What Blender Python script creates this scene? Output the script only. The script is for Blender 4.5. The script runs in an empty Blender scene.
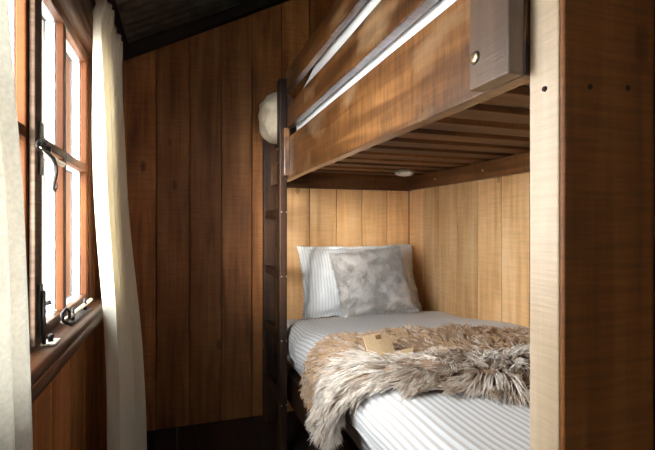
import bpy, bmesh, math, random
from mathutils import Vector, Matrix, noise
random.seed(7)
C = bpy.context.scene
COL = C.collection
H = 1.2                      # eye height

# ------------------------------------------------------------------ camera
cam = bpy.data.cameras.new('camera')
cam.sensor_width = 36; cam.lens = 436 / 655 * 36
cam.shift_y = 1 / 655; cam.clip_start = .02
co = bpy.data.objects.new('camera', cam); COL.objects.link(co)
co.location = (0, 0, H); co.rotation_euler = (math.radians(90), 0, -math.radians(18.57))
C.camera = co

# ------------------------------------------------------------------ world, light, exposure
w = bpy.data.worlds.new('world'); C.world = w; w.use_nodes = True
bg = w.node_tree.nodes['Background']
bg.inputs[0].default_value = (.86, .94, 1.0, 1); bg.inputs[1].default_value = 8.0
po = bpy.data.lights.new('window_portal', 'AREA'); po.shape = 'RECTANGLE'; po.size = 1.0; po.size_y = 1.5
po.cycles.is_portal = True
pl = bpy.data.objects.new('window_portal', po); COL.objects.link(pl)
pl.location = (-.40, 1.09, 1.37); pl.rotation_euler = (0, -math.radians(90), 0)
BW = (.05, .42, 1.28, 1.70)      # window added for fill light, unseen, in the wall behind the photographer: x0, x1, z0, z1
p2 = po.copy(); p2.size = BW[1] - BW[0]; p2.size_y = BW[3] - BW[2]
pm = bpy.data.objects.new('window_portal', p2); COL.objects.link(pm)
pm.location = ((BW[0] + BW[1]) / 2, -1.31, (BW[2] + BW[3]) / 2); pm.rotation_euler = (math.radians(90), 0, math.radians(180))
su = bpy.data.lights.new('sun', 'SUN'); su.energy = 5.0; su.angle = math.radians(24); su.color = (1, .93, .82)
so = bpy.data.objects.new('sun', su); COL.objects.link(so); so.location = (-4, -3, 2.5)
so.rotation_euler = Vector((.62, 1, -.10)).to_track_quat('-Z', 'Y').to_euler()
C.view_settings.view_transform = 'Standard'; C.view_settings.look = 'None'
C.view_settings.gamma = 1; C.view_settings.use_curve_mapping = False
C.view_settings.exposure = 1.68
C.cycles.use_denoising = True
C.cycles.max_bounces = 10; C.cycles.diffuse_bounces = 6; C.cycles.transparent_max_bounces = 12
C.cycles.sample_clamp_indirect = 6

# ------------------------------------------------------------------ materials
def nodes(name):
    m = bpy.data.materials.new(name); m.use_nodes = True
    nt = m.node_tree; b = nt.nodes['Principled BSDF']
    def N(t, **k):
        n = nt.nodes.new(t)
        for a, v in k.items(): setattr(n, a, v)
        return n
    return m, nt, b, N, nt.links.new
def ramp(N, stops):
    r = N('ShaderNodeValToRGB'); e = r.color_ramp.elements
    while len(e) < len(stops): e.new(.5)
    for i, (p, c) in enumerate(stops):
        e[i].position = p; e[i].color = (*c, 1) if len(c) == 3 else c
    return r
def plain(name, col, rough=.6, metal=0, bump=0, bs=60, var=.15, spec=.5):
    m, nt, b, N, L = nodes(name)
    tc = N('ShaderNodeTexCoord'); no = N('ShaderNodeTexNoise'); no.inputs['Scale'].default_value = bs; no.inputs['Detail'].default_value = 5
    L(tc.outputs['Object'], no.inputs['Vector'])
    r = ramp(N, [(.3, tuple(c * (1 - var) for c in col)), (.7, tuple(min(1, c * (1 + var)) for c in col))])
    L(no.outputs['Fac'], r.inputs[0]); L(r.outputs[0], b.inputs['Base Color'])
    b.inputs['Roughness'].default_value = rough; b.inputs['Metallic'].default_value = metal
    b.inputs['Specular IOR Level'].default_value = spec
    if bump:
        bp = N('ShaderNodeBump'); bp.inputs['Strength'].default_value = bump; bp.inputs['Distance'].default_value = .004
        L(no.outputs['Fac'], bp.inputs['Height']); L(bp.outputs[0], b.inputs['Normal'])
    return m
def wood(name, dark, mid, light, axis='z', rough=.6, saw=.5, knots=.6, varboard=.35, spec=.4, gscale=1.0, sawf=110, coat=0, wear=None):
    """rough sawn timber; grain runs along axis; each board is offset by its own 'bid' value"""
    m, nt, b, N, L = nodes(name)
    tc = N('ShaderNodeTexCoord'); at = N('ShaderNodeAttribute', attribute_name='bid')
    off = N('ShaderNodeVectorMath', operation='SCALE'); off.inputs[0].default_value = (13.1, 7.7, 5.3)
    L(at.outputs['Fac'], off.inputs['Scale'])
    ad = N('ShaderNodeVectorMath', operation='ADD'); L(tc.outputs['Object'], ad.inputs[0]); L(off.outputs[0], ad.inputs[1])
    def sc(a, l):
        s = {'x': (l, a, a), 'y': (a, l, a), 'z': (a, a, l)}[axis]
        mp = N('ShaderNodeMapping'); mp.inputs['Scale'].default_value = s; L(ad.outputs[0], mp.inputs['Vector']); return mp
    g = N('ShaderNodeTexNoise'); g.inputs['Scale'].default_value = 1; g.inputs['Detail'].default_value = 8; g.inputs['Distortion'].default_value = .8
    L(sc(26 * gscale, 1.6).outputs[0], g.inputs['Vector'])
    g2 = N('ShaderNodeTexNoise'); g2.inputs['Scale'].default_value = 1; g2.inputs['Detail'].default_value = 3
    L(sc(5, 2.2).outputs[0], g2.inputs['Vector'])
    mx = N('ShaderNodeMix'); mx.inputs[0].default_value = .45
    L(g.outputs['Fac'], mx.inputs[2]); L(g2.outputs['Fac'], mx.inputs[3])
    r = ramp(N, [(.34, dark), (.5, mid), (.66, light)]); L(mx.outputs[0], r.inputs[0])
    # saw marks, fine lines across the grain
    sm = N('ShaderNodeTexNoise'); sm.inputs['Scale'].default_value = 1; sm.inputs['Detail'].default_value = 4; sm.inputs['Roughness'].default_value = .65
    L(sc(7, sawf).outputs[0], sm.inputs['Vector'])
    sr = ramp(N, [(.35, (1 - .75 * saw,) * 3), (.6, (1, 1, 1))]); L(sm.outputs['Fac'], sr.inputs[0])
    m1 = N('ShaderNodeMix', data_type='RGBA', blend_type='MULTIPLY'); m1.inputs[0].default_value = 1
    L(r.outputs[0], m1.inputs[6]); L(sr.outputs[0], m1.inputs[7])
    # knots
    vo = N('ShaderNodeTexVoronoi'); vo.inputs['Scale'].default_value = 1
    L(sc(5.5, 2.6).outputs[0], vo.inputs['Vector'])
    kr = ramp(N, [(.04, (1 - knots,) * 3), (.075, (1 - knots * .75,) * 3), (.10, (1, 1, 1))]); L(vo.outputs['Distance'], kr.inputs[0])
    m2 = N('ShaderNodeMix', data_type='RGBA', blend_type='MULTIPLY'); m2.inputs[0].default_value = 1
    L(m1.outputs[2], m2.inputs[6]); L(kr.outputs[0], m2.inputs[7])
    # board to board
    mr = N('ShaderNodeMapRange'); mr.inputs['To Min'].default_value = 1 - varboard; mr.inputs['To Max'].default_value = 1 + varboard * .6
    L(at.outputs['Fac'], mr.inputs['Value'])
    hs = N('ShaderNodeHueSaturation'); L(mr.outputs[0], hs.inputs['Value']); L(m2.outputs[2], hs.inputs['Color'])
    out = hs.outputs[0]
    if wear:
        wn = N('ShaderNodeTexNoise'); wn.inputs['Scale'].default_value = 1; wn.inputs['Detail'].default_value = 6
        L(sc(9, 3).outputs[0], wn.inputs['Vector'])
        wr = ramp(N, [(.55, (0, 0, 0)), (.72, (1, 1, 1))]); L(wn.outputs['Fac'], wr.inputs[0])
        m3 = N('ShaderNodeMix', data_type='RGBA'); L(wr.outputs[0], m3.inputs[0]); L(out, m3.inputs[6]); m3.inputs[7].default_value = (*wear, 1)
        out = m3.outputs[2]
    L(out, b.inputs['Base Color'])
    b.inputs['Roughness'].default_value = rough; b.inputs['Specular IOR Level'].default_value = spec
    b.inputs['Coat Weight'].default_value = coat; b.inputs['Coat Roughness'].default_value = .24
    bp = N('ShaderNodeBump'); bp.inputs['Strength'].default_value = .5; bp.inputs['Distance'].default_value = .002
    am = N('ShaderNodeMath', operation='ADD'); L(g.outputs['Fac'], am.inputs[0]); L(sm.outputs['Fac'], am.inputs[1])
    L(am.outputs[0], bp.inputs['Height']); L(bp.outputs[0], b.inputs['Normal'])
    return m
PINE = dict(dark=(.19, .060, .014), mid=(.40, .148, .038), light=(.56, .245, .078))
M = {}
M['wall'] = wood('pine_wall', PINE['dark'], PINE['mid'], PINE['light'], 'z', .55, saw=.3, knots=.6)
M['pale'] = wood('lit_pine', (.62, .32, .13), (.80, .47, .21), (.88, .58, .31), 'z', .55, saw=.16, knots=.45, varboard=.26)  # wall pine in a lit tone, window light put into the colour
M['part'] = wood('partition_pine', (.16, .050, .012), (.27, .092, .022), (.37, .145, .040), 'z', .5, saw=.38, knots=.4, varboard=.1)
M['stud'] = wood('stud_pine', (.60, .43, .27), (.72, .54, .36), (.80, .64, .46), 'z', .27, saw=.15, knots=.3, varboard=.1, spec=.7, coat=.4)  # base colour whitened to carry the window's glare
M['floor'] = wood('floor_boards', (.020, .010, .007), (.035, .018, .012), (.05, .026, .018), 'y', .5, saw=.2, knots=.3)
DK = ((.050, .018, .006), (.15, .058, .017), (.27, .115, .035))
M['rail'] = wood('stained_rail', (.05, .018, .005), (.17, .065, .017), (.34, .145, .042), 'y', .34, saw=.7, sawf=60, knots=.8, varboard=.12, spec=.6, coat=.8, wear=(.34, .20, .10))
M['railx'] = wood('stained_cross', *DK, 'x', .5, saw=.35, knots=.5, varboard=.3)
M['ledger'] = wood('stained_ledger', *DK, 'y', .5, saw=.35, knots=.5, varboard=.2)
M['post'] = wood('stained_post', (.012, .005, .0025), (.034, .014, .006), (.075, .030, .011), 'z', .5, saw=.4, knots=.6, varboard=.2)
M['block'] = wood('smooth_block', (.10, .060, .038), (.13, .080, .052), (.17, .105, .07), 'z', .33, saw=.05, knots=.2, varboard=.1, spec=.7, coat=.3)
M['frame'] = wood('window_timber', (.045, .012, .0025), (.085, .026, .006), (.15, .050, .011), 'z', .6, saw=.2, knots=.3, varboard=.2, spec=.12)
M['framey'] = wood('window_rail_timber', (.045, .014, .004), (.09, .030, .009), (.15, .055, .018), 'y', .45, saw=.2, knots=.3, varboard=.2, spec=.3)
M['oldwood'] = wood('weathered_mullion', (.06, .035, .025), (.15, .095, .065), (.27, .19, .14), 'z', .8, saw=.5, knots=.4, spec=.1)
M['outpaint'] = plain('outer_white_paint', (.80, .82, .82), .5, var=.04)
M['iron'] = plain('black_iron', (.030, .025, .022), .4, .6, .6, 120)
M['pewter'] = plain('worn_pewter', (.60, .52, .42), .38, .2, .4, 90)
M['brass'] = plain('worn_brass', (.75, .58, .34), .28, .9, .2)
M['bolt'] = plain('dull_bolt', (.40, .33, .24), .4, .8)
M['hole'] = plain('dark_plug', (.05, .022, .010), .8)
M['lamp'] = plain('white_plastic', (.82, .82, .80), .3, var=.02)
M['beam'] = wood('dark_beam', (.012, .007, .005), (.02, .012, .008), (.03, .018, .012), 'x', .6, knots=.2)
M['iron_sheet'] = plain('weathered_iron_sheet', (.11, .095, .078), .5, .4, .5, 14, .45)
M['siding'] = wood('outside_siding', (.13, .09, .065), (.17, .12, .09), (.22, .165, .125), 'x', .6, saw=.2, knots=.3, varboard=.1)
M['deck'] = plain('outside_deck', (.62, .56, .50), .7, var=.08)
m, nt, b, N, L = nodes('window_glass')
tr = N('ShaderNodeBsdfTransparent'); gl = N('ShaderNodeBsdfGlossy'); gl.inputs['Roughness'].default_value = .02
fr = N('ShaderNodeLayerWeight'); fr.inputs[0].default_value = .5; mxs = N('ShaderNodeMixShader')
pw = N('ShaderNodeMath', operation='POWER'); pw.inputs[1].default_value = 5; L(fr.outputs['Facing'], pw.inputs[0])
mm = N('ShaderNodeMath', operation='MULTIPLY_ADD'); mm.inputs[1].default_value = .5; mm.inputs[2].default_value = .02; L(pw.outputs[0], mm.inputs[0])
L(mm.outputs[0], mxs.inputs[0]); L(tr.outputs[0], mxs.inputs[1]); L(gl.outputs[0], mxs.inputs[2])
L(mxs.outputs[0], nt.nodes['Material Output'].inputs[0]); M['glass'] = m

def stripe(name, c1, c2, pitch, rough=.85):
    m, nt, b, N, L = nodes(name)
    uv = N('ShaderNodeUVMap'); sp = N('ShaderNodeSeparateXYZ'); L(uv.outputs[0], sp.inputs[0])
    mu = N('ShaderNodeMath', operation='MULTIPLY'); mu.inputs[1].default_value = 2 * math.pi / pitch; L(sp.outputs[0], mu.inputs[0])
    si = N('ShaderNodeMath', operation='SINE'); L(mu.outputs[0], si.inputs[0])
    mr = N('ShaderNodeMapRange'); mr.inputs['From Min'].default_value = -1; L(si.outputs[0], mr.inputs['Value'])
    r = ramp(N, [(.50, c1), (.75, c2)]); L(mr.outputs[0], r.inputs[0])
    tc = N('ShaderNodeTexCoord'); no = N('ShaderNodeTexNoise'); no.inputs['Scale'].default_value = 260; L(tc.outputs['Object'], no.inputs['Vector'])
    L(r.outputs[0], b.inputs['Base Color']); b.inputs['Roughness'].default_value = rough
    b.inputs['Sheen Weight'].default_value = .2
    bp = N('ShaderNodeBump'); bp.inputs['Strength'].default_value = .35; bp.inputs['Distance'].default_value = .002
    ad = N('ShaderNodeMath', operation='ADD'); L(no.outputs['Fac'], ad.inputs[0]); L(mr.outputs[0], ad.inputs[1])
    L(ad.outputs[0], bp.inputs['Height']); L(bp.outputs[0], b.inputs['Normal'])
    return m
M['duvet'] = stripe('striped_duvet_cotton', (.64, .63, .62), (.47, .42, .375), .0195)
M['pillow'] = stripe('striped_pillow_cotton', (.80, .82, .84), (.66, .68, .71), .018)
def fabric(name, col, bump=.3, bs=300, rough=.9, transl=0, transp=0, big=None):
    m, nt, b, N, L = nodes(name)
    tc = N('ShaderNodeTexCoord'); no = N('ShaderNodeTexNoise'); no.inputs['Scale'].default_value = bs; no.inputs['Detail'].default_value = 3
    L(tc.outputs['Object'], no.inputs['Vector'])
    r = ramp(N, [(.3, tuple(c * .9 for c in col)), (.7, tuple(min(1, c * 1.06) for c in col))]); L(no.outputs['Fac'], r.inputs[0])
    L(r.outputs[0], b.inputs['Base Color']); b.inputs['Roughness'].default_value = rough; b.inputs['Specular IOR Level'].default_value = .15
    bp = N('ShaderNodeBump'); bp.inputs['Strength'].default_value = bump; bp.inputs['Distance'].default_value = .002
    L(no.outputs['Fac'], bp.inputs['Height']); L(bp.outputs[0], b.inputs['Normal'])
    sh = b.outputs[0]
    if transl:
        t = N('ShaderNodeBsdfTranslucent'); L(r.outputs[0], t.inputs[0]); ms = N('ShaderNodeMixShader'); ms.inputs[0].default_value = transl
        L(sh, ms.inputs[1]); L(t.outputs[0], ms.inputs[2]); sh = ms.outputs[0]
    if transp:
        t = N('ShaderNodeBsdfTransparent'); ms = N('ShaderNodeMixShader'); ms.inputs[0].default_value = transp
        L(sh, ms.inputs[1]); L(t.outputs[0], ms.inputs[2]); sh = ms.outputs[0]
    L(sh, nt.nodes['Material Output'].inputs[0])
    return m
M['curtain'] = fabric('cream_curtain', (.80, .74, .60), .35, 500, transl=.30, transp=.04)
M['sheer'] = fabric('loose_weave_curtain', (.70, .67, .60), .6, 160, transl=.35, transp=.06)
M['white'] = fabric('white_cotton', (.80, .82, .84), .3, 200)
M['mattress'] = fabric('cream_mattress_ticking', (.60, .55, .48), .3, 200)
M['woolpillow'] = fabric('cream_wool', (.60, .52, .40), .9, 120)
M['page'] = fabric('old_paper', (.56, .38, .21), .1, 90)
M['cover'] = fabric('book_cover', (.34, .19, .09), .1, 90)
M['ink'] = fabric('faded_ink', (.26, .13, .06), .1, 90)
def fur(name, root, tip, rough=.75, tcol=None):
    m, nt, b, N, L = nodes(name)
    a = N('ShaderNodeAttribute', attribute_name='along'); t = N('ShaderNodeAttribute', attribute_name='tint')
    r = ramp(N, [(0, root), (.75, tip)]); L(a.outputs['Fac'], r.inputs[0])
    mx = N('ShaderNodeMix', data_type='RGBA'); mx.inputs[7].default_value = (*(tcol or root), 1)
    L(t.outputs['Fac'], mx.inputs[0]); L(r.outputs[0], mx.inputs[6])
    L(mx.outputs[2], b.inputs['Base Color']); b.inputs['Roughness'].default_value = rough
    b.inputs['Sheen Weight'].default_value = .2; b.inputs['Specular IOR Level'].default_value = .3
    return m
M['wool'] = fur('sheepskin_wool', (.26, .16, .10), (.82, .73, .63), tcol=(.46, .27, .13))
M['woolbase'] = fabric('sheepskin_hide', (.34, .22, .14), .5, 80)
M['plush'] = fur('silver_plush', (.42, .38, .35), (.84, .82, .79), tcol=(.60, .55, .51))
M['plushbase'] = fabric('silver_plush_cloth', (.60, .57, .54), .9, 45)

# ------------------------------------------------------------------ helpers
def link(name, me, mat, parent=None):
    o = bpy.data.objects.new(name, me); COL.objects.link(o)
    if mat: me.materials.append(mat)
    if parent: o.parent = parent
    return o
def tag(o, label=None, cat=None, group=None, kind=None):
    if label: o['label'] = label
    if cat: o['category'] = cat
    if group: o['group'] = group
    if kind: o['kind'] = kind
    return o
def empty(name, loc=(0, 0, 0), **k):
    o = bpy.data.objects.new(name, None); COL.objects.link(o); o.location = loc; o.empty_display_size = .1
    return tag(o, **k)
class MB:
    def __init__(s): s.v = []; s.f = []; s.b = []
    def add(s, vs, fs, bid=None):
        n = len(s.v); bid = random.random() if bid is None else bid
        s.v += [tuple(v) for v in vs]; s.f += [tuple(i + n for i in f) for f in fs]; s.b += [bid] * len(fs)
    def bm(s, bm, bid=None):
        bm.verts.index_update(); s.add([v.co[:] for v in bm.verts], [[v.index for v in f.verts] for f in bm.faces], bid); bm.free()
    def box(s, lo, hi, bev=.002, bid=None, fn=None, cuts=0):
        bm = bmesh.new(); bmesh.ops.create_cube(bm, size=1)
        for v in bm.verts: v.co = Vector([lo[i] + (v.co[i] + .5) * (hi[i] - lo[i]) for i in range(3)])
        if fn:
            for v in bm.verts: v.co = Vector(fn(v.co))
        if bev: bmesh.ops.bevel(bm, geom=bm.edges[:], offset=bev, segments=2, affect='EDGES', profile=.5)
        s.bm(bm, bid)
    def tube(s, pts, rad, n=10, flat=1.0, bid=None):
        pts = [Vector(p) for p in pts]; R = rad if isinstance(rad, (list, tuple)) else [rad] * len(pts)
        vs = []; fs = []; up = None
        for i, p in enumerate(pts):
            t = (pts[min(i + 1, len(pts) - 1)] - pts[max(i - 1, 0)]).normalized()
            if up is None: up = t.orthogonal().normalized()
            up = (up - t * up.dot(t)).normalized(); sd = t.cross(up)
            for k in range(n):
                a = 2 * math.pi * k / n; vs.append(p + (up * math.cos(a) * flat + sd * math.sin(a)) * R[i])
        for i in range(len(pts) - 1):
            for k in range(n): fs.append((i * n + k, i * n + (k + 1) % n, (i + 1) * n + (k + 1) % n, (i + 1) * n + k))
        fs.append(tuple(range(n))[::-1]); fs.append(tuple((len(pts) - 1) * n + k for k in range(n)))
        s.add(vs, fs, bid)
    def prism(s, prof, y0, y1, bid=None):                 # (x, z) profile along Y
        n = len(prof); vs = [(x, y0, z) for x, z in prof] + [(x, y1, z) for x, z in prof]
        fs = [(i, (i + 1) % n, n + (i + 1) % n, n + i) for i in range(n)] + [tuple(range(n))[::-1], tuple(range(n, 2 * n))]
        s.add(vs, fs, bid)
    def build(s, name, mat, parent=None, smooth=False, origin=None):
        me = bpy.data.meshes.new(name)
        off = Vector(origin) if origin else Vector((0, 0, 0))
        if parent is not None: off = off + Vector((0, 0, 0))
        me.from_pydata(s.v, [], s.f); me.update()
        a = me.attributes.new('bid', 'FLOAT', 'FACE'); a.data.foreach_set('value', s.b)
        bm = bmesh.new(); bm.from_mesh(me); bmesh.ops.recalc_face_normals(bm, faces=bm.faces[:]); bm.to_mesh(me); bm.free()
        if smooth: me.polygons.foreach_set('use_smooth', [True] * len(me.polygons))
        o = link(name, me, mat, parent)
        if parent is not None: o.matrix_parent_inverse = Matrix.Translation(-parent.location)
        return o
def box(name, lo, hi, mat, parent=None, bev=.003, fn=None):
    mb = MB(); mb.box(lo, hi, bev, fn=fn); return mb.build(name, mat, parent)
def tube(name, pts, r, mat, parent=None, n=12, flat=1.0):
    mb = MB(); mb.tube(pts, r, n, flat); return mb.build(name, mat, parent, True)
def disc(name, c, axis, r, th, mat, parent=None, n=24, dome=.3):
    """short turned disc: axis unit vector"""
    a = Vector(axis).normalized(); c = Vector(c)
    return tube(name, [c, c + a * th * .6, c + a * th * .9, c + a * th], [r, r, r * .9, r * (1 - dome)], mat, parent, n)
def structure(o): o['kind'] = 'structure'; return o
def fbm(p, s=1.0, o=3): return noise.fractal(Vector(p) * s, 1.0, 2.0, o)

# ================================================================== ROOM SHELL
XL, XR, YB, YF = -.31, 1.54, 2.75, -1.2
SL = .522
def zc(x): return 2.139 + SL * (x + .326)          # underside of the beam along the back wall
PITCH = .187
WY0, WY1, WZ0, WZ1 = .395, 1.78, .90, 1.81         # window opening

mb = MB(); mb.box((XL - .2, YF - .1, -.08), (XR + .1, YB + .1, -.031), 0)
# floor boards along Y
x = XL - .15
while x < XR + .1:
    mb.box((x, YF - .1, -.03), (x + .108, YB + .1, 0), .002); x += .110
structure(mb.build('floor', M['floor']))

def boards_x(mb, x0, x1, y, z0, ztop, th):          # boards facing -Y, tops follow the roof slope
    xs = [XL - .016 + PITCH * k for k in range(-1, 13)]
    for xa in xs:
        a, b_ = max(xa + .003, x0), min(xa + PITCH - .003, x1)
        if b_ - a < .01: continue
        za, zb = ztop(a), ztop(b_)
        mb.box((a, y, z0), (b_, y + th, 1), .003, fn=lambda v: (v.x, v.y, z0 if v.z < .5 else za + (zb - za) * (v.x - a) / (b_ - a)))
mb = MB(); boards_x(mb, XL - .1, XR + .03, YB, 0, lambda x: zc(x) + .14, .02)
mb.box((XL - .15, YB + .021, 0), (XR + .15, YB + .06, 3.3), 0, bid=.1)
structure(mb.build('wall_back', M['wall']))
# right wall
mb = MB(); y = YB
while y > YF:
    a = max(y - PITCH, YF)
    mb.box((XR, a + .0015, 0), (XR + .02, y - .0015, zc(XR) + .14), .003); y -= PITCH
mb.box((XR + .021, YF - .1, 0), (XR + .06, YB + .06, zc(XR) + .2), 0, bid=.1)
structure(mb.build('wall_right', M['wall']))
# left wall around the window opening, tops at the low eave
mb = MB(); TL = zc(XL) + .12
ys = [1.84 + PITCH * k for k in range(-17, 6)]
for ya in ys:
    yb = ya + PITCH - .0015; yc = ya + .0015
    if yc > YB: break
    yb = min(yb, YB)
    if yb <= WY0 or yc >= WY1: mb.box((XL - .02, yc, 0), (XL, yb, TL), .003)
    else:
        bid = random.random()
        mb.box((XL - .02, yc, 0), (XL, yb, WZ0), .003, bid=bid); mb.box((XL - .02, yc, WZ1), (XL, yb, TL), .003, bid=bid)
        if yb > WY1: mb.box((XL - .02, WY1, WZ0), (XL, yb, WZ1), .003, bid=bid)
        if yc < WY0: mb.box((XL - .02, yc, WZ0), (XL, WY0, WZ1), .003, bid=bid)
for lo, hi in (((YF, 0), (YB + .06, WZ0 - .01)), ((YF, WZ1 + .01), (YB + .06, TL)), ((YF, WZ0 - .01), (WY0 - .005, WZ1 + .01)), ((WY1 + .005, WZ0 - .01), (YB + .06, WZ1 + .01))):
    mb.box((XL - .075, lo[0], lo[1]), (XL - .021, hi[0], hi[1]), 0, bid=.1)
structure(mb.build('wall_left', M['wall']))
# wall behind the photographer
mb = MB(); top = lambda x: zc(x) + .14
boards_x(mb, XL - .1, BW[0], YF - .02, 0, top, .02); boards_x(mb, BW[1], XR + .03, YF - .02, 0, top, .02)
boards_x(mb, BW[0], BW[1], YF - .02, 0, lambda x: BW[2], .02)
x = BW[0]
while x < BW[1] - .01:
    b_ = min(x + PITCH, BW[1]); mb.box((x + .0015, YF - .02, BW[3]), (b_ - .0015, YF, 2.24), .003); x += PITCH
for a_ in ((XL - .15, BW[0], 0, 3.3), (BW[1], XR + .15, 0, 3.3), (BW[0], BW[1], 0, BW[2]), (BW[0], BW[1], BW[3], 3.3)):
    mb.box((a_[0], YF - .06, a_[2]), (a_[1], YF - .021, a_[3]), 0, bid=.1)
structure(mb.build('wall_front', M['wall']))
# corrugated iron ceiling: corrugations run up the slope
mb = MB(); xs = [XL - .12, XR + .12]; n = int((YB - YF + .1) / .0095); vs = []
for k in range(n + 1):
    y = YF - .05 + k * .0095; wv = .009 * math.sin(2 * math.pi * y / .076)
    for t in (0, .004):
        for x in xs: vs.append((x, y, zc(x) + .085 + wv + t))
fs = []
for k in range(n):
    a = 4 * k; c = 4 * (k + 1); fs += [(a, c, c + 1, a + 1), (a + 2, a + 3, c + 3, c + 2)]
mb.add(vs, fs, .5); structure(mb.build('ceiling', M['iron_sheet'], smooth=True))
# rake beam along the top of the back wall, eave beam on the left
def rake(x, d): return zc(x) + d
mb = MB(); mb.box((XL, YB - .045, 0), (XR, YB, 1), .004, fn=lambda v: (v.x, v.y, zc(v.x) + (0 if v.z < .5 else .072)))
structure(mb.build('trim_1', M['beam']))
mb = MB(); mb.box((XL, YF, zc(XL) - .01), (XL + .03, YB - .05, zc(XL) + .07), .004)
structure(mb.build('trim_2', M['beam']))
# bunk alcove is the same wall: window light put into the colour of paler boards over right wall and back wall below the upper bunk
mb = MB(); y = YB - .012
while y > .56:
    a = max(y - PITCH, .56); mb.box((XR - .011, a + .0022, .05), (XR - .001, y - .0022, 1.47), .0025); y -= PITCH
structure(mb.build('trim_3', M['pale']))
mb = MB(); x = XL - .016 + PITCH * 4
while x < XR - .02:
    b_ = min(x + PITCH, XR - .012); a = max(x, .50); mb.box((a + .0025, YB - .011, .05), (b_ - .0025, YB - .001, 1.47), .0025); x += PITCH
structure(mb.build('trim_4', M['pale']))

# ================================================================== PARTITION at the foot of the bunks
PX, PY0, PY1 = .527, .4885, .5575
mb = MB()
mb.box((PX, PY0 + .011, 0), (PX + .09, PY1, zc(PX) + .1), .003)
mb.box((PX + .09, PY1 - .02, 0), (XR, PY1, zc(PX) + .1), .002)
part = structure(mb.build('wall_partition', M['stud']))
mb = MB(); xa = PX - .001; wd = .182
while xa < XR - .01:
    b_ = min(xa + wd, XR - .002); mb.box((xa, PY0, 0), (b_, PY0 + .010, zc(PX) + .1), .003); xa = b_ + .008
mb.build('cladding', M['part'], part)
def world_at(px, py, X=None, Y=None):
    a = math.radians(18.57); u = (px - 327.5) / 436; r_ = (math.sin(a) + math.cos(a) * u) / (math.cos(a) - math.sin(a) * u)
    z_ = (226 - py) / 436 / (math.cos(a) - math.sin(a) * u)
    if Y is None: Y = X / r_
    return Vector((Y * r_, Y, H + Y * z_))
for px, py in ((545, 89),):
    p = world_at(px, py, X=PX); disc('screw_plug', p - Vector((.0015, 0, 0)) + Vector((.003, 0, 0)), (-1, 0, 0), .0042, .0045, M['hole'], part)
for px, py in ((590, 87), (628, 88)):
    p = world_at(px, py, Y=PY0); disc('screw_plug', p + Vector((0, .002, 0)), (0, -1, 0), .0045, .0035, M['hole'], part)

# ================================================================== WINDOW
win = empty('window_1', (XL, 1.1, WZ0), kind='structure', label='timber casement window with small panes left of the bunks')
def wbox(name, lo, hi, mat, par=win, bev=.003): return box(name, lo, hi, mat, par, bev)
# frame
mb = MB()
mb.box((-.375, WY1 - .08, WZ0), (-.300, WY1, WZ1), .004); mb.box((-.375, WY0, WZ0), (-.300, WY0 + .08, WZ1), .004)
mb.build('window_jamb', M['frame'], win)
mb = MB(); mb.box((-.375, WY0, 1.79), (-.297, WY1, 1.825), .004); mb.build('window_head', M['framey'], win)
# head mouldings: rolled casing and cornice above
mb = MB()
def roll(cx, cz, r_, a0, a1, n=10): return [(cx + r_ * math.cos(math.radians(a0 + (a1 - a0) * k / n)), cz + r_ * math.sin(math.radians(a0 + (a1 - a0) * k / n))) for k in range(n + 1)]
mb.prism([(-.31, 1.785)] + roll(-.300, 1.809, .021, -70, 70) + [(-.31, 1.831)], WY0 - .06, WY1 + .06)
mb.prism([(-.31, 1.838)] + roll(-.292, 1.853, .013, -80, 80) + [(-.31, 1.868)], WY0 - .06, WY1 + .06)
mb.prism([(-.31, 1.870), (-.278, 1.872), (-.270, 1.882), (-.268, 1.896), (-.31, 1.896)], WY0 - .06, WY1 + .06)
mb.build('window_moulding', M['framey'], win, True)
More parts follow.
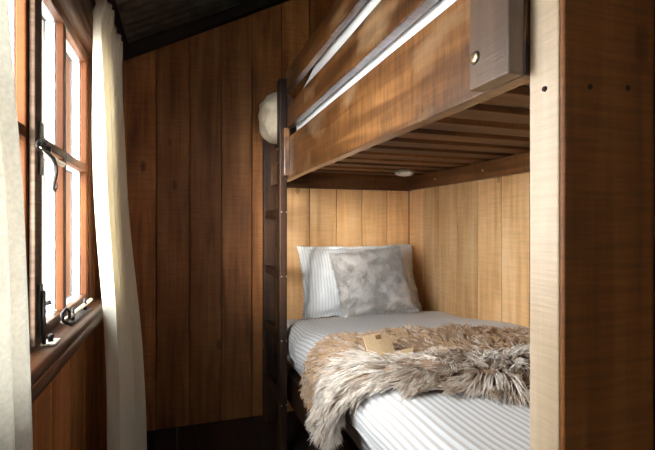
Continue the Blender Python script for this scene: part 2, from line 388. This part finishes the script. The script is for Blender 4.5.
# sill with rolled nose
mb = MB()
mb.prism([(-.38, .905), (-.262, .905), (-.254, .912), (-.254, .926), (-.262, .934), (-.38, .937)], WY0 - .05, WY1 + .06)
mb.prism([(-.31, .872)] + roll(-.272, .892, .022, -75, 45) + [(-.262, .9045), (-.31, .9045)], WY0 - .05, WY1 + .06)
mb.build('window_sill', M['framey'], win, True)
def sash(y0, y1, ymid, z0=.94, z1=1.788):
    """casement of two by two panes between y0 and y1"""
    t = .030; root = MB(); xi, xg, xo = -.303, -.322, -.348
    zb, zt = .968, 1.755; zm = 1.395
    def member(m, a, b_, c, d, inner=True):
        if inner: m.box((xg, a, c), (xi, b_, d), .003)
        else: m.box((xo, a + .002, c + .002), (xg - .0035, b_ - .002, d - .002), .002)
    bars = [(y0, y0 + t, z0, z1), (y1 - t, y1, z0, z1)]
    rails = [(y0 + t, y1 - t, z0, zb), (y0 + t, y1 - t, zt, z1)]
    s = MB()
    for bb in bars: member(s, *bb)
    stile = s.build('casement_sash', M['frame'], win)
    s = MB()
    for bb in rails: member(s, *bb)
    s.build('rail', M['framey'], stile)
    s = MB(); member(s, ymid - .015, ymid + .015, zb, zt); s.build('glazing_bar', M['frame'], stile)
    s = MB(); member(s, y0 + t, ymid - .015, zm - .012, zm + .012); member(s, ymid + .015, y1 - t, zm - .012, zm + .012); s.build('glazing_bar', M['frame'], stile)
    s = MB()
    for bb in bars + rails + [(ymid - .017, ymid + .017, zb, zt), (y0 + t, y1 - t, zm - .016, zm + .016)]: member(s, *bb, inner=False)
    s.build('outer_beading', M['outpaint'], stile)
    s = MB()
    for bb in bars + rails + [(ymid - .017, ymid + .017, zb, zt), (y0 + t, y1 - t, zm - .016, zm + .016)]: s.box((xo - .005, bb[0] - .0015, bb[2] - .0015), (xo - .0005, bb[1] + .0015, bb[3] + .0015), 0)
    s.build('outer_seal', M['iron'], stile)
    for a, b_ in ((y0 + t, ymid - .015), (ymid + .015, y1 - t)):
        for c, d in ((zb, zm - .012), (zm + .012, zt)):
            box('pane', (xg - .003, a - .002, c - .002), (xg - .0003, b_ + .002, d + .002), M['glass'], stile, 0)
MU = [(1.052, 1.115), (.450, .512)]
sash(1.088, 1.690, 1.372); sash(.485, 1.080, .782)
# weathered cover strips over the meeting stiles
for a, b_ in MU[:1]: wbox('meeting_strip', (-.302, a + .010, .945), (-.290, b_ - .002, 1.786), M['oldwood'])

fill_win = empty('fill_window', ((BW[0] + BW[1]) / 2, YF, BW[2]), kind='structure', label='small unseen window added behind the photographer for fill light')  # added opening, lets dim fill light into the room
mb = MB()
for a_ in ((BW[0], BW[0] + .04, BW[2], BW[3]), (BW[1] - .04, BW[1], BW[2], BW[3]), (BW[0] + .04, BW[1] - .04, BW[2], BW[2] + .04), (BW[0] + .04, BW[1] - .04, BW[3] - .04, BW[3]), ((BW[0] + BW[1]) / 2 - .015, (BW[0] + BW[1]) / 2 + .015, BW[2] + .04, BW[3] - .04)):
    mb.box((a_[0], YF - .05, a_[2]), (a_[1], YF + .006, a_[3]), .003)
mb.build('fill_window_frame', M['frame'], fill_win)
box('pane', (BW[0] + .04, YF - .030, BW[2] + .04), (BW[1] - .04, YF - .027, BW[3] - .04), M['glass'], fill_win, 0)

# latch on the meeting strip
def lat(px, py, X): return world_at(px, py, X=X)
la = MB(); p = Vector((-.289, 1.092, 1.366))
la.box((-.2895, 1.078, 1.310), (-.285, 1.106, 1.425), .002)
latch = la.build('window_latch', M['iron'], win)
tube('latch_ring', [lat(41 + 4.2 * math.cos(t), 145 + 5 * math.sin(t), -.278) for t in [k * .45 for k in range(15)]], .0028, M['iron'], latch, 8)
tube('latch_pivot', [(-.287, 1.098, 1.368), (-.270, 1.100, 1.366)], [.010, .008], M['iron'], latch)
tube('latch_tongue', [lat(*q, -.276) for q in ((41, 148), (45, 152), (50, 157), (55, 160), (60, 163), (65.5, 163.5))], [.004, .009, .014, .017, .013, .002], M['pewter'], latch, 10, .35)
tube('latch_tail', [lat(*q, xx) for q, xx in (((43, 150), -.270), ((48, 153), -.264), ((53, 158), -.258), ((56, 166), -.255), ((56.2, 175), -.255), ((54, 184), -.257), ((53.5, 189), -.258), ((55, 191), -.259), ((57, 188), -.26), ((56.8, 183), -.26))],
     [.005, .0068, .0082, .0085, .0075, .0060, .0045, .0038, .0032, .0026], M['iron'], latch, 10, .5)
# bolt low on the meeting strip
bo = MB(); bo.box((-.2895, 1.076, .962), (-.285, 1.102, 1.075), .002)
bolt = bo.build('window_bolt', M['iron'], win)
tube('bolt_rod', [(-.281, 1.089, .945), (-.281, 1.089, 1.06)], .004, M['iron'], bolt)
tube('bolt_knob', [(-.281, 1.089, 1.03), (-.268, 1.093, 1.035)], [.004, .006], M['iron'], bolt)
# casement stay lying on the bottom rail
st = MB(); st.tube([(-.285, 1.26, .956), (-.283, 1.30, .957), (-.282, 1.62, .957)], [.005, .006, .006], 10, .6)
stay = st.build('casement_stay', M['pewter'], win, True)
tube('stay_curl', [(-.284, 1.275, .955), (-.270, 1.262, .966), (-.266, 1.245, .985), (-.270, 1.232, .995), (-.278, 1.225, .985), (-.276, 1.228, .966), (-.268, 1.240, .956), (-.262, 1.252, .950)], .0042, M['iron'], stay, 8)
for yy in (1.36, 1.52): tube('stay_pin', [(-.282, yy, .937), (-.282, yy, .975)], [.005, .004], M['iron'], stay)
box('stay_plate', (-.296, 1.33, .9365), (-.270, 1.56, .941), M['iron'], stay, .001)
pk = MB(); pk.box((-.292, 1.105, .9365), (-.262, 1.150, .942), .002); keep = pk.build('bolt_keeper', M['pewter'], win)
tube('keeper_pin', [(-.278, 1.125, .94), (-.276, 1.127, .957)], [.005, .006], M['iron'], keep)

# ================================================================== OUTSIDE
mb = MB(); mb.box((-12, -6, -.5), (-.6, 14, -.42), 0); structure(mb.build('ground', M['deck']))
ob = MB(); z = -.4
while z < 2.9:
    ob.box((-3.4, 3.35, z), (-.55, 3.42, z + .148), .004); z += .15
outw = ob.build('neighbouring_cabin', M['siding']); tag(outw, 'pale weatherboard wall of a building seen through the window', 'building')

# ================================================================== CURTAINS
def curtain(name, right, lab, mat, n=150, m=60):
    """right(k)->(x,y) path ends per height; sheet with vertical pleats"""
    vs = []; fs = []; t = .0016
    for side in (0, 1):
        for j in range(m + 1):
            h = j / m
            for i in range(n + 1):
                x, y, z = right(i / n, h); vs.append((x + (t if side else 0), y, z))
    W = n + 1; K = W * (m + 1)
    for j in range(m):
        for i in range(n):
            a = j * W + i; fs.append((a, a + 1, a + 1 + W, a + W)); fs.append((K + a, K + a + W, K + a + 1 + W, K + a + 1))
    for j in range(m):
        for i in (0, n): a = j * W + i; fs.append((a, a + W, K + a + W, K + a))
    for i in range(n):
        for j in (0, m): a = j * W + i; fs.append((a, a + 1, K + a + 1, K + a))
    mb = MB(); mb.add(vs, fs, .5); o = mb.build(name, mat, None, True)
    return tag(o, lab, 'curtain', 'window curtains')
def lerp(a, b_, t): return a + (b_ - a) * t
def sst(a, b_, t): t = max(0, min(1, (t - a) / (b_ - a))); return t * t * (3 - 2 * t)
def cur_far(u, h):                      # h 0 top .. 1 bottom
    z = lerp(1.935, .03, h)
    y0 = lerp(1.47, 1.60, sst(.05, .6, h)) + .075 * (1 - sst(0, .05, h)); y1 = lerp(1.93, 2.16, h ** .8)
    y = lerp(y0, y1, u)
    amp = .012 + .010 * sst(0, .3, h)
    ph = u * 2 * math.pi * 7 + .8 * math.sin(h * 3) + 1.2 * fbm((u * 2, h * 2, 3))
    xc = lerp(-.240, -.215, sst(.3, .7, h)) + u * .055 * sst(.1, 1, h)
    if h < .035: amp += .006 * math.sin(u * 150)
    x = xc + amp * math.sin(ph) + .006 * math.sin(ph * 2.3 + 1)
    return (x, y + .006 * math.sin(ph * 1.3), z + .008 * math.sin(u * 90) * (1 if h < .01 else 0))
c1 = curtain('curtain', cur_far, 'cream curtain hanging at the far end of the window beside the back wall', M['curtain'])
def cur_near(u, h):
    z = lerp(1.935, .03, h); y0 = .25; y1 = .868
    pts = [(0, .700), (.217, .722), (.258, .742), (.294, .760), (.332, .782), (.364, .796), (.449, .820), (.585, .852), (1, .90)]
    for (a, b_), (c, d) in zip(pts, pts[1:]):
        if a <= h <= c: y1 = lerp(b_, d, (h - a) / (c - a)); break
    y = lerp(y0, y1, u); ph = u * 2 * math.pi * 8 + 1.0 * fbm((u * 2, h * 2, 8))
    return (-.238 + .018 * math.sin(ph), y, z)
c2 = curtain('curtain', cur_near, 'off-white loose-weave curtain at the near end of the window, cut by the left edge', M['sheer'])
rod = tube('curtain_rod', [(-.266, .20, 1.912), (-.266, 1.99, 1.912)], .007, M['iron']); tag(rod, 'thin curtain rod along the top of the window', 'curtain rod')
for yy in (.24, 1.40): tube('rod_bracket', [(-.312, yy, 1.906), (-.28, yy, 1.906), (-.266, yy, 1.908)], .006, M['iron'], rod)

# ================================================================== BUNK BED
bunk = empty('bunk_bed', (.52, 1.65, 0)); tag(bunk, 'dark stained timber double bunk bed with guard boards and ladder in the alcove', 'bunk bed')
Z = lambda d: H + d
def wavy(lo, hi, mat, name, par, amp=.004, seed=0, bev=.003):
    """long board along Y with a slightly uneven top and bottom edge"""
    bm = bmesh.new(); bmesh.ops.create_cube(bm, size=1)
    for v in bm.verts: v.co = Vector([lo[i] + (v.co[i] + .5) * (hi[i] - lo[i]) for i in range(3)])
    ed = [e for e in bm.edges if abs(e.verts[0].co.y - e.verts[1].co.y) > .1]
    bmesh.ops.subdivide_edges(bm, edges=ed, cuts=24, use_grid_fill=True)
    for v in bm.verts:
        s_ = 1 if v.co.z > (lo[2] + hi[2]) / 2 else 2
        v.co.z += amp * noise.noise(Vector((seed + s_ * 7.3, v.co.y * 3.1, 0)))
    se = [e for e in bm.edges if len(e.link_faces) == 2 and e.calc_face_angle(0) > 1]
    bmesh.ops.bevel(bm, geom=se, offset=bev, segments=2, affect='EDGES', profile=.5)
    mb = MB(); mb.bm(bm); return mb.build(name, mat, par)
rail = wavy((.520, .560, Z(.241)), (.556, 2.64, Z(.452)), M['rail'], 'side_rail', bunk, .003, 1)
gm = wavy((.520, .560, Z(.508)), (.553, 2.235, Z(.619)), M['rail'], 'guard_board', bunk, .004, 5)
gt = wavy((.520, .560, Z(.700)), (.550, 2.235, Z(.805)), M['rail'], 'guard_board', bunk, .004, 9)
blk = box('end_block', (.488, .559, Z(.241)), (.5195, .658, Z(.84)), M['block'], bunk, .003)
pb = world_at(475.5, 58, X=.488)
disc('bolt_head', pb + Vector((.001, 0, 0)), (-1, 0, 0), .0100, .006, M['brass'], blk)
disc('bolt_washer', pb + Vector((.001, 0, 0)), (-1, 0, 0), .0122, .0018, M['iron'], blk)
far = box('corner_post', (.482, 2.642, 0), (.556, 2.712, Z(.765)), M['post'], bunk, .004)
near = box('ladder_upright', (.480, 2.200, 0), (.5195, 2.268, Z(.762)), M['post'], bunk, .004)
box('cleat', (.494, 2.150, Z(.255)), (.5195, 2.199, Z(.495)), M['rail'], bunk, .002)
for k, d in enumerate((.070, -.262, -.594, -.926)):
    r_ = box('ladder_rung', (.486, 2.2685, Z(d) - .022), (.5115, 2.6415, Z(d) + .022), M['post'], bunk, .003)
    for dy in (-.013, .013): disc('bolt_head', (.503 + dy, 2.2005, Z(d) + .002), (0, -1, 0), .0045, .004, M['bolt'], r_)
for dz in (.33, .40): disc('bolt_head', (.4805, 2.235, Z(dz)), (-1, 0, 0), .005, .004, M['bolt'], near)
box('end_rail', (.557, YB - .050, Z(.245)), (XR - .012, YB - .0115, Z(.40)), M['railx'], bunk)
led = box('ledger', (XR - .046, .561, Z(.248)), (XR - .0115, YB - .051, Z(.336)), M['ledger'], bunk)
for yy in (1.05, 1.22, 1.50, 1.90, 2.35):
    disc('bolt_head', (XR - .0455, yy, Z(.29)), (-1, 0, 0), .006, .004, M['brass'], led)
box('ledger', (.5565, .561, Z(.29)), (.585, 2.69, Z(.336)), M['ledger'], bunk)
y = .575
while y < 2.66:
    box('bed_slat', (.560, y, Z(.3365)), (XR - .014, y + .098, Z(.358)), M['railx'], bunk, .002); y += .163
# lower bed base
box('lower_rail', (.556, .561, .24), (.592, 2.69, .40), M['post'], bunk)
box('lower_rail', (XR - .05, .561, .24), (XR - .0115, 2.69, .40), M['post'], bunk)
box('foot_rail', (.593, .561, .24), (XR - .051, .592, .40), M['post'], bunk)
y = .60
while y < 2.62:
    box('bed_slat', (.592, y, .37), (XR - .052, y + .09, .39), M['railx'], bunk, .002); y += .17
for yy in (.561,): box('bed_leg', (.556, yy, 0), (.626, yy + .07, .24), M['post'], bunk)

# ================================================================== BEDDING
def smooth_grid(name, P, nu, nv, mat, uvf=None, parent=None, closed_u=False):
    """P(i/nu, j/nv) -> point"""
    vs = [P(i / nu, j / nv) for j in range(nv + 1) for i in range(nu + 1)]
    fs = [(j * (nu + 1) + i, j * (nu + 1) + i + 1, (j + 1) * (nu + 1) + i + 1, (j + 1) * (nu + 1) + i) for j in range(nv) for i in range(nu)]
    me = bpy.data.meshes.new(name); me.from_pydata([tuple(v) for v in vs], [], fs); me.update()
    uv = me.uv_layers.new(name='UVMap')
    for p in me.polygons:
        p.use_smooth = True
        for li in p.loop_indices:
            vi = me.loops[li].vertex_index; i, j = vi % (nu + 1), vi // (nu + 1)
            uv.data[li].uv = uvf(i / nu, j / nv) if uvf else (i / nu, j / nv)
    return link(name, me, mat, parent)
def rbox(name, lo, hi, r_, mat, parent=None, wob=.003, seg=5, sub=14, uvaxis=0):
    """soft padded box with wobble; UV x = metres along axis"""
    bm = bmesh.new(); bmesh.ops.create_cube(bm, size=1)
    for v in bm.verts: v.co = Vector([lo[i] + (v.co[i] + .5) * (hi[i] - lo[i]) for i in range(3)])
    bmesh.ops.bevel(bm, geom=bm.edges[:], offset=r_, segments=seg, affect='EDGES', profile=.5)
    lg = [e for e in bm.edges if e.calc_length() > .25]
    bmesh.ops.subdivide_edges(bm, edges=lg, cuts=sub, use_grid_fill=True)
    for v in bm.verts: v.co += v.co.normalized() * 0 + Vector((noise.noise(v.co * 5), noise.noise(v.co * 5 + Vector((9, 0, 0))), noise.noise(v.co * 4 + Vector((0, 9, 0))))) * wob
    me = bpy.data.meshes.new(name); bm.to_mesh(me); bm.free()
    uv = me.uv_layers.new(name='UVMap')
    for p in me.polygons:
        p.use_smooth = True
        for li in p.loop_indices:
            c = me.vertices[me.loops[li].vertex_index].co; uv.data[li].uv = (c.x + (c.z if abs(p.normal.x) > .7 else 0), c.y)
    return link(name, me, mat, parent)
mt = rbox('mattress', (.575, .61, .406), (XR - .02, 2.68, .622), .05, M['duvet'])
tag(mt, 'lower bunk mattress under a striped sheet, head end at the back wall', 'mattress')
TOPX = .615
def dtop(x, y):
    z = lerp(.735, .684, sst(1.6, 2.2, y)) + .010 * math.sin(max(0, min(1, (x - .6) / .9)) * math.pi)
    return z + .006 * fbm((x * 3, y * 3, 1))
def dprof(s, y):
    """duvet surface: s metres from the left crest; negative wraps down the side"""
    cy = y; z = dtop(TOPX + max(s, 0), y)
    if s >= 0: return Vector((TOPX + s, y, z))
    rx, rz = lerp(.115, .086, sst(1.95, 2.16, y)), .105
    th = -s / .110
    bulge = .006 * noise.noise(Vector((1, y * 4, th)))
    TH = 2.0
    if th <= TH: return Vector((TOPX - (rx + bulge) * math.sin(th), y, z - rz * (1 - math.cos(th))))
    return Vector((TOPX - (rx + bulge) * math.sin(TH), y, z - rz * (1 - math.cos(TH)) - (th - TH) * .02))
S0, S1 = -.30, XR - .018 - TOPX
def duv(u, v):
    s = lerp(S0, S1, u); y = lerp(.575, 2.34, v)
    p = dprof(s, y)
    e = 0                                            # rounded far and near edge
    d = (2.34 - y)
    if d < .05: q = 1 - d / .05; p.z = lerp(p.z, p.z - .013, q * q); 
    if s < 0 and d < .06: p.x += .005 * (1 - d / .06)
    d = (y - .575)
    if d < .05: q = 1 - d / .05; p.z -= .08 * q * q if s > 0 else 0
    if S1 - s < .04: p.z -= .008 * (1 - (S1 - s) / .04)
    return p
dv = smooth_grid('duvet', duv, 160, 150, M['duvet'], lambda u, v: (lerp(S0, S1, u), v))
so_ = dv.modifiers.new('s', 'SOLIDIFY'); so_.thickness = .012; so_.offset = -1
tag(dv, 'grey and white striped duvet spread over the lower bunk', 'duvet')

# upper bunk bedding
um = rbox('mattress', (.595, .61, Z(.363)), (XR - .02, 2.68, Z(.465)), .04, M['white']); tag(um, 'white mattress on the upper bunk behind the guard boards', 'mattress')
def duv2(u, v):
    y = lerp(.585, 2.20, v); s = lerp(-.36, .90, u)
    top = Z(lerp(.80, .690, sst(1.6, 2.2, y))) + .012 * fbm((s * 4, y * 4, 5)); x0 = .605
    if s >= 0: p = Vector((x0 + s, y, top))
    else:
        q = min(1, -s / .06); p = Vector((x0 - .036 * math.sin(q * math.pi / 2), y, top - .04 * (1 - math.cos(q * math.pi / 2)) - max(0, -s - .06)))
    if s < 0: p.z = max(p.z, Z(.38))
    d = min(2.20 - y, y - .585)
    if d < .05 and s > 0: p.z = lerp(p.z, Z(.55), (1 - d / .05) ** 2)
    return p
d2 = smooth_grid('duvet', duv2, 90, 100, M['white'], lambda u, v: (u, v)); tag(d2, 'plain white duvet on the upper bunk seen through the guard slots', 'duvet')
x_ = d2.modifiers.new('s', 'SOLIDIFY'); x_.thickness = .012; x_.offset = -1

def cushion(name, w_, h_, t_, mat, n=44, rnd=0, flange=0, seed=0, wr=.006, pinch=.05, uvk='x'):
    """soft pillow in local XZ plane, thickness along Y"""
    vs = []; fs = []; uvs = []
    def prof(a): a = min(1, abs(a)); return (1 - a ** 3.2) ** .62
    for side in (1, -1):
        for j in range(n + 1):
            for i in range(n + 1):
                u = -1 + 2 * i / n; v = -1 + 2 * j / n
                k = 1 - pinch * (1 - abs(v) ** 2) * abs(u) ** 6; k2 = 1 - pinch * (1 - abs(u) ** 2) * abs(v) ** 6
                fu = fv = 1.0
                if flange: fu = min(1, abs(u) * (1 + flange)); fv = min(1, abs(v) * (1 + flange))
                th = prof(fu if flange else u) * prof(fv if flange else v) * t_ / 2
                e = max(abs(u), abs(v)); frill = (.012 * math.sin((u + v * 1.7) * 37 + seed)) * sst(.9, 1, e) if flange else 0
                U = u * math.sqrt(1 - rnd * v * v); V = v * math.sqrt(1 - rnd * u * u)
                wv = wr * fbm((u * 2.2 + seed, v * 2.2, side), 1.3, 4) * (.4 + e)
                vs.append((U * w_ / 2 * k, -side * (th + .002) + wv * side + frill, V * h_ / 2 * k2 + frill * .4)); uvs.append((u * w_ / 2, v * h_ / 2))
    K = (n + 1) ** 2; W = n + 1
    for j in range(n):
        for i in range(n):
            a = j * W + i; fs.append((a, a + 1, a + 1 + W, a + W)); fs.append((K + a, K + a + W, K + a + 1 + W, K + a + 1))
    for i in range(n):
        for a, b_ in ((i, i + 1), (n * W + i + 1, n * W + i), ((i + 1) * W, i * W), (i * W + n, (i + 1) * W + n)): fs.append((b_, a, K + a, K + b_))
    me = bpy.data.meshes.new(name); me.from_pydata(vs, [], fs); me.update()
    uv = me.uv_layers.new(name='UVMap')
    for p in me.polygons:
        p.use_smooth = True
        for li in p.loop_indices: uv.data[li].uv = uvs[me.loops[li].vertex_index]
    return link(name, me, mat)
def frame3(o, loc, xdir, zdir):
    x = Vector(xdir).normalized(); z = Vector(zdir); z = (z - x * z.dot(x)).normalized(); y = z.cross(x)
    o.matrix_world = Matrix.Translation(Vector(loc)) @ Matrix((x, y, z)).transposed().to_4x4()
    return o
pil = cushion('pillow', .80, .455, .18, M['pillow'], flange=.10, seed=2, wr=.016)
frame3(pil, (1.09, 2.58, .858), (1, -.02, .0), (-.075, .34, 1)); tag(pil, 'blue-white striped bed pillow leaning on the back wall of the lower bunk', 'pillow')

def strands(name, items, mat, parent=None, seg=4, sides=3):
    """items: (root, d0, d1, length, width, tint): tapered hairs bending from d0 to d1"""
    vs = []; fs = []; al = []; ti = []
    for root, d0, d1, ln, wd, tint in items:
        base = len(vs); p = Vector(root); d0 = Vector(d0); d1 = Vector(d1)
        for k in range(seg + 1):
            t = k / seg; d = d0.lerp(d1, t).normalized()
            if k: p = p + d * (ln / seg)
            up = d.orthogonal().normalized(); sd = d.cross(up); r_ = wd * (1 - .85 * t ** 1.6)
            for q in range(sides):
                a = 2 * math.pi * q / sides; vs.append(p + (up * math.cos(a) + sd * math.sin(a)) * r_); al.append(t); ti.append(tint)
        for k in range(seg):
            for q in range(sides):
                a = base + k * sides + q; b_ = base + k * sides + (q + 1) % sides; fs.append((a, b_, b_ + sides, a + sides))
    me = bpy.data.meshes.new(name); me.from_pydata([v[:] for v in vs], [], fs); me.update()
    A = me.attributes.new('along', 'FLOAT', 'POINT'); A.data.foreach_set('value', al)
    A = me.attributes.new('tint', 'FLOAT', 'POINT'); A.data.foreach_set('value', ti)
    me.polygons.foreach_set('use_smooth', [True] * len(me.polygons))
    o = link(name, me, mat)
    if parent: o.parent = parent
    return o

cw, ch = .43, .385
cu = cushion('cushion', cw, ch, .13, M['plushbase'], seed=5, wr=.012, pinch=.06)
frame3(cu, (1.055, 2.325, .877), (1, -.08, .10), (-.035, .44, 1)); tag(cu, 'silver grey plush square cushion propped against the striped pillow', 'cushion')
its = []
random.seed(11)
def profc(a): a = min(1, abs(a)); return (1 - a ** 3.2) ** .62
for k in range(13000):
    edge = k % 6 == 0
    u, v = random.uniform(-1, 1), random.uniform(-1, 1)
    if edge:
        e = random.random()
        if e < .35: v = -1
        elif e < .55: v = 1
        elif e < .78: u = -1
        else: u = 1
    kx = 1 - .06 * (1 - v * v) * abs(u) ** 6; kz = 1 - .06 * (1 - u * u) * abs(v) ** 6
    th = profc(u) * profc(v) * .065
    root = Vector((u * cw / 2 * kx, -th + .002, v * ch / 2 * kz))
    nrm = Vector((u * abs(u) ** 3 * 1.2, -.55, v * abs(v) ** 3 * 1.2)).normalized()
    c = Vector((noise.noise(root * 26 + Vector((3, 0, 0))), 0, noise.noise(root * 26 + Vector((0, 5, 0))) - .12)) * 1.8
    j = Vector((random.gauss(0, .25), random.gauss(0, .25), random.gauss(0, .25)))
    its.append((root, nrm + j * .5, nrm * .35 + c + j, random.uniform(.011, .019) * ((2.2 if v < -.97 else 1.5) if edge else 1), .0013, max(0, min(1, .3 + 1.2 * noise.noise(root * 24)))))
fu = strands('plush_pile', its, M['plush'], cu, 3); fu['kind'] = 'stuff'; fu['label'] = 'short mottled silver pile with ruffled edge'

# pillow on the upper bunk, bulging through the ladder gap
up = cushion('pillow', .36, .29, .19, M['woolpillow'], seed=9, wr=.013, rnd=.36)
frame3(up, (.525, 2.455, Z(.612)), (-.05, 1, .02), (-.05, 0, 1)); tag(up, 'cream pillow on the upper bunk bulging out above the ladder', 'pillow')

# lamp under the upper bunk
lp = world_at(404.5, 174.5, Y=2.36); zl = Z(.335)
lampo = empty('ceiling_lamp', (lp.x, 2.36, zl)); tag(lampo, 'small round white lamp fixed under the upper bunk slats near the corner', 'lamp')
tube('lamp_base', [(lp.x, 2.36, zl + .001), (lp.x, 2.36, zl - .012)], [.062, .064], M['bolt'], lampo, 32)
tube('lamp_cover', [(lp.x, 2.36, zl - .012), (lp.x, 2.36, zl - .022), (lp.x, 2.36, zl - .030), (lp.x, 2.36, zl - .034)], [.058, .052, .034, .008], M['lamp'], lampo, 32)

# ================================================================== SHEEPSKIN THROW
random.seed(5)
def edgeY(s):
    """far and near edge of the throw at distance s from crest"""
    if s < 0:
        q = min(1, -s / .30); return lerp(1.66, 1.70, q), lerp(1.07, 1.40, q ** .9)
    q = s / S1; return lerp(1.66, 1.46, sst(.1, 1, q)), lerp(1.07, .905, sst(0, .35, q))
T0 = -.285
def throw(u, v):
    s = lerp(T0, S1 - .03, u); yf, yn = edgeY(s)
    y = lerp(yf, yn, v) + .018 * noise.noise(Vector((s * 6, v * 3, 2)))
    th = min(-s / .110, 1.57)
    if s < 0 and -s > .110 * 1.57:
        p = dprof(-.110 * 1.57, y); p.z -= (-s - .173); n_ = Vector((-1, 0, 0))
    else:
        p = dprof(s, y); n_ = Vector((-math.sin(max(th, 0)), 0, math.cos(max(th, 0))))
    # thickness: flat far part, fat rolled ridge towards the near edge
    ridge = math.exp(-((v - .83) / .17) ** 2) * lerp(.25, 1, sst(-.16, .05, s))
    h = .012 + .034 * ridge + .010 * fbm((s * 7, y * 7, 4))
    h *= min(1, (1 - v) / .06 + .1) * min(1, v / .05 + .2)
    h *= min(1, (S1 - .03 - s) / .03 + .2)
    return p + n_ * (h + .010), n_
nu, nv = 90, 44
th_o = smooth_grid('sheepskin_throw', lambda u, v: throw(u, v)[0], nu, nv, M['woolbase'])
md = th_o.modifiers.new('s', 'SOLIDIFY'); md.thickness = .004; md.offset = -1
tag(th_o, 'long-haired beige sheepskin throw draped across the lower bunk', 'throw')
its = []
NL = 3000                                             # locks
for k in range(NL):
    u = random.random(); v = random.random() ** .85
    if k % 5 == 0: v = random.uniform(.92, 1)
    if k % 11 == 0: v = random.uniform(0, .06)
    if k % 7 == 0: u = random.uniform(0, .05)
    p0, n_ = throw(u, v); s = lerp(T0, S1 - .03, u)
    pu, _ = throw(min(u + .01, 1), v); pv, _ = throw(u, min(v + .01, 1)) if v < .99 else (p0 + Vector((0, -.01, -.004)), 0)
    tu = (pu - p0).normalized() if u < .99 else Vector((1, 0, 0)); tv = (pv - p0).normalized()
    nn = tu.cross(tv); nn = -nn if nn.dot(n_) < 0 else nn; nn = nn.normalized() if nn.length > .1 else n_
    left = 1 - sst(-.12, .60, s)
    flow = tv * lerp(1, .35, left) - tu * left * 1.0
    back = 1 - sst(.40, .62, v)                         # far half: short pile standing up, brushed back
    flow = flow.lerp(-tv * .6 - tu * left * .6, back * .8)
    long_ = lerp(.064, .032, back)
    if v > .6: long_ *= 1.1
    swirl = Vector((noise.noise(p0 * 26), noise.noise(p0 * 26 + Vector((4, 0, 0))), noise.noise(p0 * 26 + Vector((0, 4, 0))))) * .75
    d0 = (nn * .85 + flow * .55 + swirl * .5).normalized()
    d1 = (nn * .05 + flow * 1.0 + Vector((0, 0, -.35)) + swirl).normalized()
    tint = max(0, min(1, .12 + .75 * back + random.gauss(0, .28)))
    L_ = long_ * random.uniform(.75, 1.2)
    tipc = p0 + (d0 + d1) * .5 * L_
    if .62 < p0.x < 1.0 and 1.24 < p0.y < 1.47: L_ *= .5 if p0.x < .84 else .8
    elif .60 < p0.x < .97 and 1.12 < p0.y <= 1.24: L_ *= .45
    tipc = p0 + (d0 + d1) * .5 * L_
    for q in range(7):
        a = Vector((random.gauss(0, 1), random.gauss(0, 1), 0)) * .0060
        r0 = p0 + tu * a.x + tv * a.y
        aim = (tipc - r0).normalized(); jit = Vector((random.gauss(0, .1), random.gauss(0, .1), random.gauss(0, .1)))
        its.append((r0, d0 * .9 + aim * .2 + jit, d1 * .6 + aim * 1.0 + jit * 1.2, L_ * random.uniform(.8, 1.1), random.uniform(.0018, .0030), max(0, min(1, tint + random.gauss(0, .10)))))
wf = strands('wool', its, M['wool'], th_o, 4); wf['kind'] = 'stuff'; wf['label'] = 'long wavy silver-tipped brown wool locks'

# ================================================================== BOOK lying open on the throw
bk = empty('book', (.82, 1.32, .80)); tag(bk, 'small open book with yellowed pages lying on the sheepskin throw', 'book')
A = [Vector((.690, 1.400, .806)), Vector((.815, 1.465, .826))]     # placed below by quads
def slab(name, q, th, mat, par, curve=0):
    """thin slab from four corners, thickened along its normal, bowed by curve"""
    a, b_, c, d = [Vector(x) for x in q]; nrm = (b_ - a).cross(d - a).normalized(); n = 8; vs = []; fs = []
    for off in (0, th):
        for j in range(n + 1):
            for i in range(n + 1):
                u, v = i / n, j / n; p = (a * (1 - u) + b_ * u) * (1 - v) + (d * (1 - u) + c * u) * v
                vs.append(p + nrm * (off + curve * math.sin(u * math.pi)))
    W = n + 1; K = W * W
    for j in range(n):
        for i in range(n): x = j * W + i; fs += [(x, x + W, x + W + 1, x + 1), (K + x, K + x + 1, K + x + W + 1, K + x + W)]
    for i in range(n):
        for x, y in ((i, i + 1), (n * W + i + 1, n * W + i), ((i + 1) * W, i * W), (i * W + n, (i + 1) * W + n)): fs.append((x, y, K + y, K + x))
    mb = MB(); mb.add(vs, fs, .5); return mb.build(name, mat, par)
def W3(px, py, Y): return world_at(px, py, Y=Y)
tl, tr_, br, bl = W3(363, 338, 1.38), W3(388, 334, 1.39), W3(396, 357, 1.275), W3(370, 363, 1.26)
lp_ = slab('page_block', (bl, br, tr_, tl), .007, M['page'], bk, .003)
nb = (br - bl).cross(tl - bl).normalized()
slab('cover', [x - nb * .004 + (x - (bl + tr_) / 2) * .05 for x in (bl, br, tr_, tl)], .003, M['cover'], bk)
r1, r2, r3, r4 = bl + (br - bl) * .5, W3(413, 353, 1.30), W3(414, 350, 1.39), W3(396, 352, 1.40)
slab('page_block', (W3(376, 364, 1.215), W3(413, 356, 1.20), W3(414, 349, 1.30), W3(394, 353, 1.30)), .006, M['page'], bk)
slab('cover', (W3(375, 367, 1.213), W3(417, 358.5, 1.195), W3(418, 350.5, 1.305), W3(394, 356, 1.305)), .003, M['cover'], bk)
def onp(u, v, d=.0115): return (bl * (1 - u) + br * u) * (1 - v) + (tl * (1 - u) + tr_ * u) * v + nb * d
slab('printed_mark', (onp(.42, .74), onp(.62, .74), onp(.62, .90), onp(.42, .90)), .0006, M['ink'], lp_)
